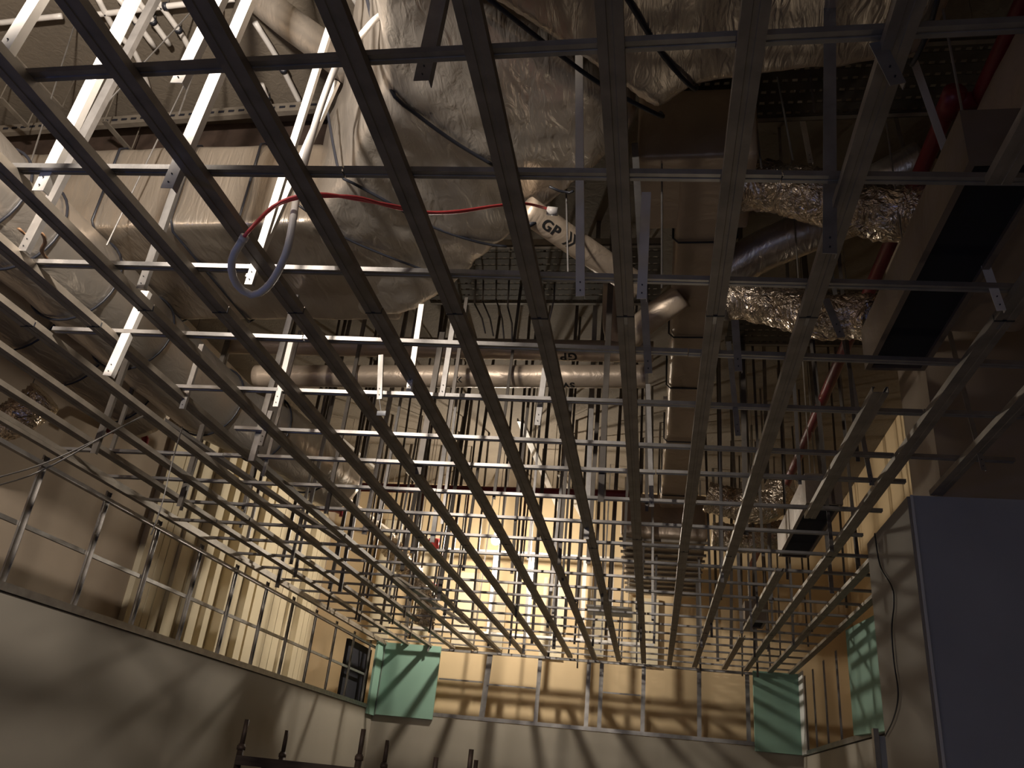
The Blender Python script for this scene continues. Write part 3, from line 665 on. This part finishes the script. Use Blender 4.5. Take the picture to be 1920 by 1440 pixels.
k = MB(); p = Z(1032, 395, 3.68); k.tube([p - Vector((.012, 0, 0)), p + Vector((.03, 0, -.006))], .018, 12); tag(k.build('conduit_stub', M['white'], None, True), 'white conduit stub at the right end of the red wires', 'conduit')
# thin wires bottom left, crossing
for pts, lab in (([(-10, 897, 2.2), (80, 870, 2.3), (180, 825, 2.4), (265, 782, 2.5)], 'thin grey wire crossing the left channels, upper of two'),
                 ([(-10, 912, 2.2), (60, 890, 2.3), (130, 855, 2.35), (200, 815, 2.42), (268, 780, 2.5)], 'thin grey wire crossing the left channels, lower of two'),
                 ([(342, 800, 3.1), (322, 870, 3.1), (305, 940, 3.1), (290, 985, 3.1), (283, 1003, 3.1)], 'thin wire hanging down below the grid at left')):
    k = MB(); k.tube(spline([Y(x, y, q) for x, y, q in pts], 6), .003, 6); tag(k.build('wire', M['galv'], None, True), lab, 'wire')

# ------------------------------------------------------------------ slot boxes
def slotbox(lab, x0, x1, y0, y1, z0=3.2, h=.17):
    t = thing('slot_box', lab, 'air box', (x0, y0, z0), 'black slot air boxes')
    k = MB(); c = .02
    k.box((x0, y0, z0), (x0 + c, y1, z0 + h)); k.build('side_panel', M['slot_side'], t)
    k = MB(); k.box((x1 - c, y0, z0), (x1, y1, z0 + h)); k.build('side_panel', M['slot_side'], t)
    k = MB(); k.box((x0 + c, y0, z0), (x1 - c, y0 + c, z0 + h)); k.build('end_panel', M['slot_side'], t)
    k = MB(); k.box((x0 + c, y1 - c, z0), (x1 - c, y1, z0 + h)); k.build('end_panel', M['slot_side'], t)
    k = MB(); k.box((x0, y0, z0 + h), (x1, y1, z0 + h + .01)); k.build('top_panel', M['slot_side'], t)
    k = MB(); k.box((x0 + c, y0 + c, z0 + .015), (x1 - c, y1 - c, z0 + .02)); k.build('black_lining', M['black'], t)
    susp(t, [(x0 + .05, y0 + .1, z0 + h), (x1 - .05, y1 - .1, z0 + h)])
    return t
slotbox('largest air box with long black slot, at the right near the camera', .80, 1.02, 1.86, 3.07)
slotbox('middle air box with black slot, left of the pillar top', .84, 1.04, 4.72, 5.90)
slotbox('farthest small air box with black slot', .84, 1.04, 8.2, 8.6)
# beige wrapped box duct behind big slot box
t = thing('beige_duct', 'beige wrapped duct above the nearest black slot at far right', 'duct', (1.0, 2.3, 3.6))
prism('casing', [(1.06, 1.75), (1.5, 1.75), (1.5, 3.3), (1.06, 3.3)], 3.5, 3.85, M['beige_duct'], t, vox=.022, disp=.01, smooth_it=6)

# ------------------------------------------------------------------ red pipes
def rpipe(lab, pts, r):
    t = thing('red_pipe', lab, 'pipe', pts[0]); k = MB(); k.tube(resample(pts, .1), r, 14); k.build('pipe', M['redpipe'], t, True)
    susp(t, [pts[0].lerp(pts[1], .25) + Vector((0, 0, r * .8)), pts[0].lerp(pts[1], .8) + Vector((0, 0, r * .8))])
    return t
pz = 4.05
a = Z(1783, 190, pz); b = Z(1500, 870, pz)
t = rpipe('dark red pipe running back at right past the crinkled duct', [a, Vector((a.x, 9.5, pz))], .032)
k = MB(); k.tube([a + Vector((0, -.05, 0)), a + Vector((0, .06, 0))], .042, 14); k.build('coupling', M['redpipe'], t, True)
k = MB(); c = Z(1815, 195, pz); k.tube([a, Vector((c.x + .03, a.y, pz))], .032, 14); k.build('elbow', M['redpipe'], t, True)
rpipe('dark red pipe leaving through the top right corner', [Vector((c.x + .03, a.y, pz)), Vector((c.x + .03, .8, pz))], .032)
t = rpipe('dark red pipe crossing level in front of the far lamp glow', [Z(560, 910, 4.2), Z(1182, 928, 4.2)], .045)
rpipe('short dark red pipe stub at the left behind the thin wires', [Y(190, 805, 6.0), Y(275, 812, 6.0), Y(268, 845, 6.0)], .03)
rpipe('small dark red pipe bend over the cream panels', [Y(600, 953, 9.0), Y(640, 957, 9.0), Y(640, 968, 9.0)], .03)

# ------------------------------------------------------------------ far area stuff: lamp, second-layer frames
t = thing('work_lamp', 'glaring bare lamp hanging far back above the grid', 'lamp', LAMP)
k = MB(); k.tube([LAMP + Vector((0, 0, z)) for z in (-.075, -.06, -.03, 0, .03, .05)], [.01, .04, .055, .055, .04, .02], 16)
k.build('bulb', M['bulb'], t, True)
k = MB(); k.tube([LAMP + Vector((0, 0, .05)), LAMP + Vector((0, 0, .13))], .025, 12); k.build('socket', M['band'], t, True)
k = MB(); k.tube([LAMP + Vector((0, 0, .13)), Vector((LAMP.x, LAMP.y, ZS))], .004, 6); k.build('flex_cord', M['band'], t)
for y, z0, lab in ((10.75, 3.3, 'bright stud frame above the far wall behind the hanging lamp'),):
    t = thing('upper_stud_frame', lab, 'wall framing', (-1, y, z0))
    k = MB(); k.box((-3.3, y - .02, z0), (.0, y + .02, z0 + .03)); k.build('bottom_track', M['strap'], t)
    k = MB(); k.box((-3.3, y - .02, 4.35), (.0, y + .02, 4.39)); k.build('top_track', M['strap'], t)
    x = -3.2
    while x < 0:
        k = MB(); k.sweep((x, y, z0 + .03), (x + random.uniform(-.02, .02), y, 4.35), STUD, (0, 1, 0)); k.build('stud', M['strap'], t); x += random.choice((.35, .5, .6))
# white diagonal trunking behind the centre
for q, (x0, y0, x1, y1) in enumerate([(975, 790, 1050, 960), (1050, 890, 1100, 985), (640, 930, 745, 1010), (765, 885, 815, 945), (560, 760, 700, 880)]):
    k = MB(); k.sweep(Z(x0, y0, 4.6), Z(x1, y1, 4.6), [(-.03, 0), (.03, 0), (.03, .03), (.02, .03), (.02, .008), (-.02, .008), (-.02, .03), (-.03, .03)])
    o = k.build('trunking', M['strap']); susp(o, [Z(x0 + (x1 - x0) * .3, y0 + (y1 - y0) * .3, 4.6), Z(x0 + (x1 - x0) * .8, y0 + (y1 - y0) * .8, 4.6)])
    tag(o, ['pale trunking right of centre slanting to the lamp', 'short pale trunking right of the lamp', 'pale trunking over the cream panels', 'pale trunking left of the lamp', 'dim trunking below the two beige tubes'][q], 'trunking', 'overhead trunking lengths')
k = MB(); p = Y(715, 775, 3.2); k.box((p.x - .02, p.y - .002, p.z - .011), (p.x + .02, p.y + .001, p.z + .011)); k.tube([p, Y(711, 748, p.y)], .0015, 5); tag(k.build('paper_tag', M['paper']), 'small white tag under the short pale strap', 'tag')
k = MB(); p = Z(1250, 747, 4.25); k.box((p.x - .025, p.y - .01, p.z - .012), (p.x + .03, p.y + .01, p.z + .012)); tag(k.build('bracket', M['strap']), 'small white bracket on the left side of the banded duct', 'bracket')
# fittings/valves in red far
k = MB(); p = Y(805, 1020, 9.2); k.tube([p, p + Vector((.12, 0, 0))], .07, 14); tag(k.build('valve_body', M['red'], None, True), 'small red valve near the far lamp', 'valve')
k = MB(); p = Y(798, 1092, 9.2); k.tube([p, p + Vector((.12, 0, -.03))], .03, 10); tag(k.build('valve_body', M['red'], None, True), 'red fitting beside the bright silver flexible duct', 'fitting')

# ------------------------------------------------------------------ scaffold
def post(t, x, y, top):
    k = MB(); k.tube([(x, y, 0), (x, y, top - .16)], .024, 14); k.build('post', M['steel_dark'], t, True)
    k = MB(); k.tube([(x, y, top - .18), (x, y, top)], .017, 12); k.build('spigot', M['steel_dark'], t, True)
    k = MB(); k.tube([(x, y, top - .20), (x, y, top - .17)], .030, 14); k.build('collar', M['steel_dark'], t, True)
t = thing('scaffold', 'dark scaffold tower with a plank platform at the bottom left', 'scaffold', (-2.4, 6.3, 0))
post(t, -2.85, 6.0, 1.84); post(t, -1.98, 6.0, 1.85)
b = Y(727, 1388, 6.9); post(t, b.x, 6.9, b.z); post(t, b.x - .85, 6.9, b.z)
k = MB(); k.box((-2.85, 5.95, 1.545), (-1.95, 6.35, 1.605)); k.build('plank', M['wood'], t)
k = MB(); k.box((-2.85, 6.4, 1.535), (-1.95, 6.85, 1.595)); k.build('plank', M['wood'], t)
k = MB(); k.tube([(-2.85, 6.0, .5), (-1.98, 6.0, .5)], .018, 10); k.build('brace', M['steel_dark'], t, True)
t = thing('scaffold', 'second scaffold with only post tips showing at the bottom edge', 'scaffold', (-1.3, 6.3, 0))
for px, py, yy in ((818, 1420, 6.0), (884, 1405, 6.0), (893, 1425, 7.0)):
    p = Y(px, py, yy); post(t, p.x, yy, p.z)
k = MB(); k.tube([(Y(818, 1420, 6).x, 6, .5), (Y(884, 1405, 6).x, 6, .5)], .018, 10); k.build('brace', M['steel_dark'], t, True)
